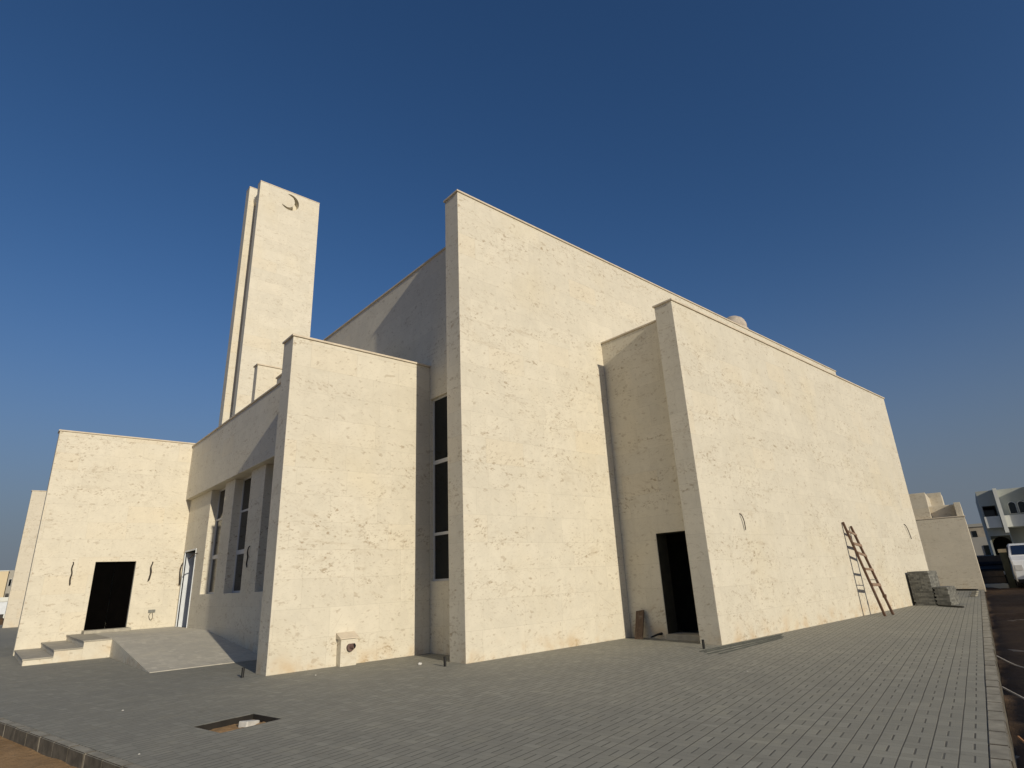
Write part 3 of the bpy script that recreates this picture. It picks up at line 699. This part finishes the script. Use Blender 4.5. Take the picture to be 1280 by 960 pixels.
def vehicle(name, s0, t0, t1, label, cat, paint, hood, roof, glass, L=4.6):
    """a car seen from its front: body, cabin, glass, wheels, lamps"""
    g = -.2
    E = kempty(name, s0+L/2, (t0+t1)/2, g, label, cat)
    prof = [(0, .35), (0, hood*.62), (.12, hood*.86), (1.05, hood), (1.75, roof*.97), (2.3, roof), (L-.5, roof*.98), (L-.05, hood*1.02), (L, .4)]
    bm = bmesh.new()
    for nar, zz in ((0, None),):
        lo = [bm.verts.new((s0+x, t0 - (.14 if z > hood*1.01 else 0), g+z)) for x, z in prof]; hi = [bm.verts.new((s0+x, t1 + (.14 if z > hood*1.01 else 0), g+z)) for x, z in prof]
        n = len(prof); bm.faces.new(lo); bm.faces.new(hi[::-1])
        for i in range(n): bm.faces.new((lo[i], lo[(i+1) % n], hi[(i+1) % n], hi[i]))
    build('body', bm, paint, E, KM, bevel=.05)
    bm = bmesh.new(); m = .10   # windscreen lies on the sloping front of the cabin
    a = [(1.13, hood+.06), (1.70, roof*.97-.05)]
    q = [(s0+a[0][0]-.02, t0-m-.05, g+a[0][1]), (s0+a[0][0]-.02, t1+m+.05, g+a[0][1]), (s0+a[1][0]-.02, t1+m+.12, g+a[1][1]), (s0+a[1][0]-.02, t0-m-.12, g+a[1][1])]
    v = [bm.verts.new(p) for p in q]; w_ = [bm.verts.new((p[0]-.012, p[1], p[2]+.012)) for p in q]
    bm.faces.new(v); bm.faces.new(w_[::-1])
    for i in range(4): bm.faces.new((v[i], v[(i+1) % 4], w_[(i+1) % 4], w_[i]))
    build('windscreen', bm, glass, E, KM)
    for y in (t0, t1):
        e = -.015 if y < (t0+t1)/2 else .015
        sgn = -1 if t0 < t1 else 1
        bm = bmesh.new(); yy = y + (.07 if y == max(t0, t1) else -.07)*-1
        box(bm, s0+1.95, s0+L-.9, yy-.012, yy+.012, g+hood+.08, g+roof*.93); build('side_window', bm, glass, E, KM)
        for x in (.85, L-.9):
            bm = bmesh.new(); yc = y + (-.10 if y == max(t0, t1) else .10)
            tube(bm, [(s0+x, yc-.11, g+.33), (s0+x, yc+.11, g+.33)], .33, 20); wl = build('wheel', bm, TYRE, E, KM)
            bm = bmesh.new(); tube(bm, [(s0+x, yc-.115, g+.33), (s0+x, yc+.115, g+.33)], .19, 16); build('rim', bm, STEEL, wl, KM)
        bm = bmesh.new(); yc = y + (-.25 if y == max(t0, t1) else .25)
        box(bm, s0-.02, s0+.06, yc-.16, yc+.16, g+hood*.55, g+hood*.72); build('headlight', bm, ALU, E, KM)
    bm = bmesh.new(); box(bm, s0-.05, s0+.08, min(t0, t1)+.05, max(t0, t1)-.05, g+.3, g+.48); build('bumper', bm, TYRE, E, KM)
vehicle('parked_van', 44.2, -1.38, -3.2, 'large white van parked before the grey villa', 'van', CAR_W, 1.72, 2.42, V_BLUE, 5.0)
vehicle('parked_car', 48.2, .30, -1.3, 'black car parked behind the low brown gate', 'car', CAR_B, 1.2, 1.85, CAR_B)
# more of the street beyond
o = kempty('house', 78, 4.5, -.3, 'small dull tan house far behind the black car', 'house')
Vb('wall', TANR, o, 78, 84, -1.2, 9, -.3, 4.5); Vb('parapet', GREYR, o, 77.9, 84.1, -1.3, 9.1, 4.5, 4.8)
Vb('wall', GREYR, o, 75.5, 77.9, -1.8, .5, -.3, 3.4); Vb('window', PANE, o, 77.96, 78.02, -.4, .0, 3.5, 4.1); Vb('window', PANE, o, 75.44, 75.52, -1.2, -.6, 1.4, 2.6)
# unseen wall added south of the track to shade the soil
SW = tag(build('unseen_shade_wall', B(-6, 42, -8.4, -8.15, -.3, 3.0), GREYR, None, KM, KM), 'long grey unseen wall added to shade the dirt track', 'wall')

# ------------------------------------------------------------------ far left
H2 = empty('far_house', (-2, 104, -.3), 'beige flat roofed house far away at the edge of the site', 'house')
build('wall', B(-14, 2.40, 100, 110, -.3, 5.42), BEIGE, H2); build('parapet', B(-14.05, 2.44, 99.95, 110.05, 5.42, 5.52), V_WHITE, H2)
H3 = empty('grey_house', (6, 104, -.3), 'grey rendered house with a small dark window, far beyond the narrow stone block', 'house')
build('wall', B(2.48, 12, 100.6, 109, -.3, 5.55), GREYR, H3)
f_ = build('window', B(2.60, 2.90, 100.52, 100.62, 3.60, 4.50), ALU, H3); build('pane', B(2.63, 2.87, 100.50, 100.521, 3.64, 4.46), PANE, f_)
build('air_conditioner', B(2.55, 2.85, 100.2, 100.6, 2.45, 2.75), BLACK, H3)
bm = B(-8, 6.5, 95, 95.25, -.3, 2.27); tag(build('block_wall', bm, V_WHITE, None, None, (-1, 95, -.3)), 'low whitewashed wall before the far beige house', 'wall')
T2 = empty('site_cabin', (-1, 76, -.3), 'pale blue site cabin far off before the whitewashed wall', 'cabin')
build('body', B(-3.8, 2.20, 75, 77.4, .62, 1.72), WHITEP, T2, bevel=.03); build('roof', B(-3.85, 2.24, 74.95, 77.45, 1.72, 1.78), V_WHITE, T2)
build('skid', B(-3.7, 2.1, 75.1, 77.2, -.3, .62), VOID, T2); build('door', B(-.6, .2, 74.97, 75, .66, 1.66), GREYR, T2)
bm = bmesh.new()     # rubble heap at the end of the paving
rr = random.Random(5); g = []
for i in range(41):
    row = []
    for j in range(13):
        x, y = -5+7.4*i/40, 63+3*j/12
        e = min(1, (i/6), (40-i)/3)*math.sin(math.pi*j/12)
        row.append(bm.verts.new((x, y, -.3+e*(.75+.3*mn.noise((x*.9, y*.9, 2.))+.25*mn.noise((x*3.1, y*3.1, 6.))))))
    g.append(row)
for i in range(40):
    for j in range(12): bm.faces.new((g[i][j], g[i+1][j], g[i+1][j+1], g[i][j+1]))
tag(build('rubble_heap', bm, SOIL, None, None, (-1, 64.5, -.3)), 'low heap of brown rubble at the far end of the paving', 'rubble')

# ------------------------------------------------------------------ light, sky, camera
AZ, EL = R(7.7), R(20.3)
sd = Vector((math.sin(AZ)*math.cos(EL), math.cos(AZ)*math.cos(EL), -math.sin(EL)))
L = bpy.data.lights.new('sun', 'SUN'); L.energy = 3.5; L.angle = R(.53); L.color = (1, .897, .715)
lo = bpy.data.objects.new('sun', L); COL.objects.link(lo); lo.rotation_euler = sd.to_track_quat('-Z', 'Y').to_euler(); lo.location = (-10, -60, 40)
W = bpy.data.worlds.new('World'); S.world = W; W.use_nodes = True
nt = W.node_tree; nt.nodes.clear()
sk = nt.nodes.new('ShaderNodeTexSky'); sk.sky_type = 'NISHITA'; sk.sun_disc = False
sk.sun_elevation = EL; sk.sun_rotation = math.pi+AZ; sk.altitude = 0; sk.air_density = 1.0; sk.dust_density = 1.0; sk.ozone_density = 4.0
bg = nt.nodes.new('ShaderNodeBackground'); bg.inputs[1].default_value = .075
ou = nt.nodes.new('ShaderNodeOutputWorld'); hs = nt.nodes.new('ShaderNodeHueSaturation'); hs.inputs['Saturation'].default_value = 1.15; nt.links.new(sk.outputs[0], hs.inputs['Color'])
tn = nt.nodes.new('ShaderNodeMix'); tn.data_type = 'RGBA'; tn.blend_type = 'MULTIPLY'; tn.inputs[0].default_value = 1; nt.links.new(hs.outputs[0], tn.inputs[6]); tn.inputs[7].default_value = (1.05, 1.00, 1.07, 1)
# dust lying low in the air all round the horizon
def wn(op, a, b=None):
    x = nt.nodes.new('ShaderNodeMath'); x.operation = op
    for i, q in enumerate((a, b)):
        if isinstance(q, bpy.types.NodeSocket): nt.links.new(q, x.inputs[i])
        elif q is not None: x.inputs[i].default_value = q
    return x.outputs[0]
wt = nt.nodes.new('ShaderNodeTexCoord'); wx = nt.nodes.new('ShaderNodeSeparateXYZ'); nt.links.new(wt.outputs['Generated'], wx.inputs[0])
zz = wn('DIVIDE', wn('MAXIMUM', wx.outputs[2], 0.), .25)
fac = wn('MULTIPLY', wn('POWER', 2.71828, wn('MULTIPLY', wn('MULTIPLY', zz, zz), -1.)), .95)
mx = nt.nodes.new('ShaderNodeMix'); mx.data_type = 'RGBA'; nt.links.new(fac, mx.inputs[0]); nt.links.new(tn.outputs[2], mx.inputs[6])
mx.inputs[7].default_value = (.142/.075, .168/.075, .208/.075, 1); nt.links.new(mx.outputs[2], bg.inputs[0])
nt.links.new(bg.outputs[0], ou.inputs[0])

yaw, pit, rol = R(41.86635819), R(18.6203725), R(-2.75965117)
f = Vector((math.sin(yaw)*math.cos(pit), math.cos(yaw)*math.cos(pit), math.sin(pit)))
r0 = Vector((math.cos(yaw), -math.sin(yaw), 0)); u0 = r0.cross(f)
r = r0*math.cos(rol)+u0*math.sin(rol); u = -r0*math.sin(rol)+u0*math.cos(rol)
cd = bpy.data.cameras.new('camera'); co = bpy.data.objects.new('camera', cd); COL.objects.link(co)
co.matrix_world = Matrix(((r.x, u.x, -f.x, 0), (r.y, u.y, -f.y, 0), (r.z, u.z, -f.z, 1.6), (0, 0, 0, 1)))
cd.sensor_width = 36; cd.lens = 721.58/1280*36; cd.clip_start = .05; cd.clip_end = 6000
S.camera = co
S.render.resolution_x, S.render.resolution_y = 1024, 768
S.view_settings.view_transform = 'Standard'; S.view_settings.look = 'None'; S.view_settings.gamma = 1; S.view_settings.exposure = 0
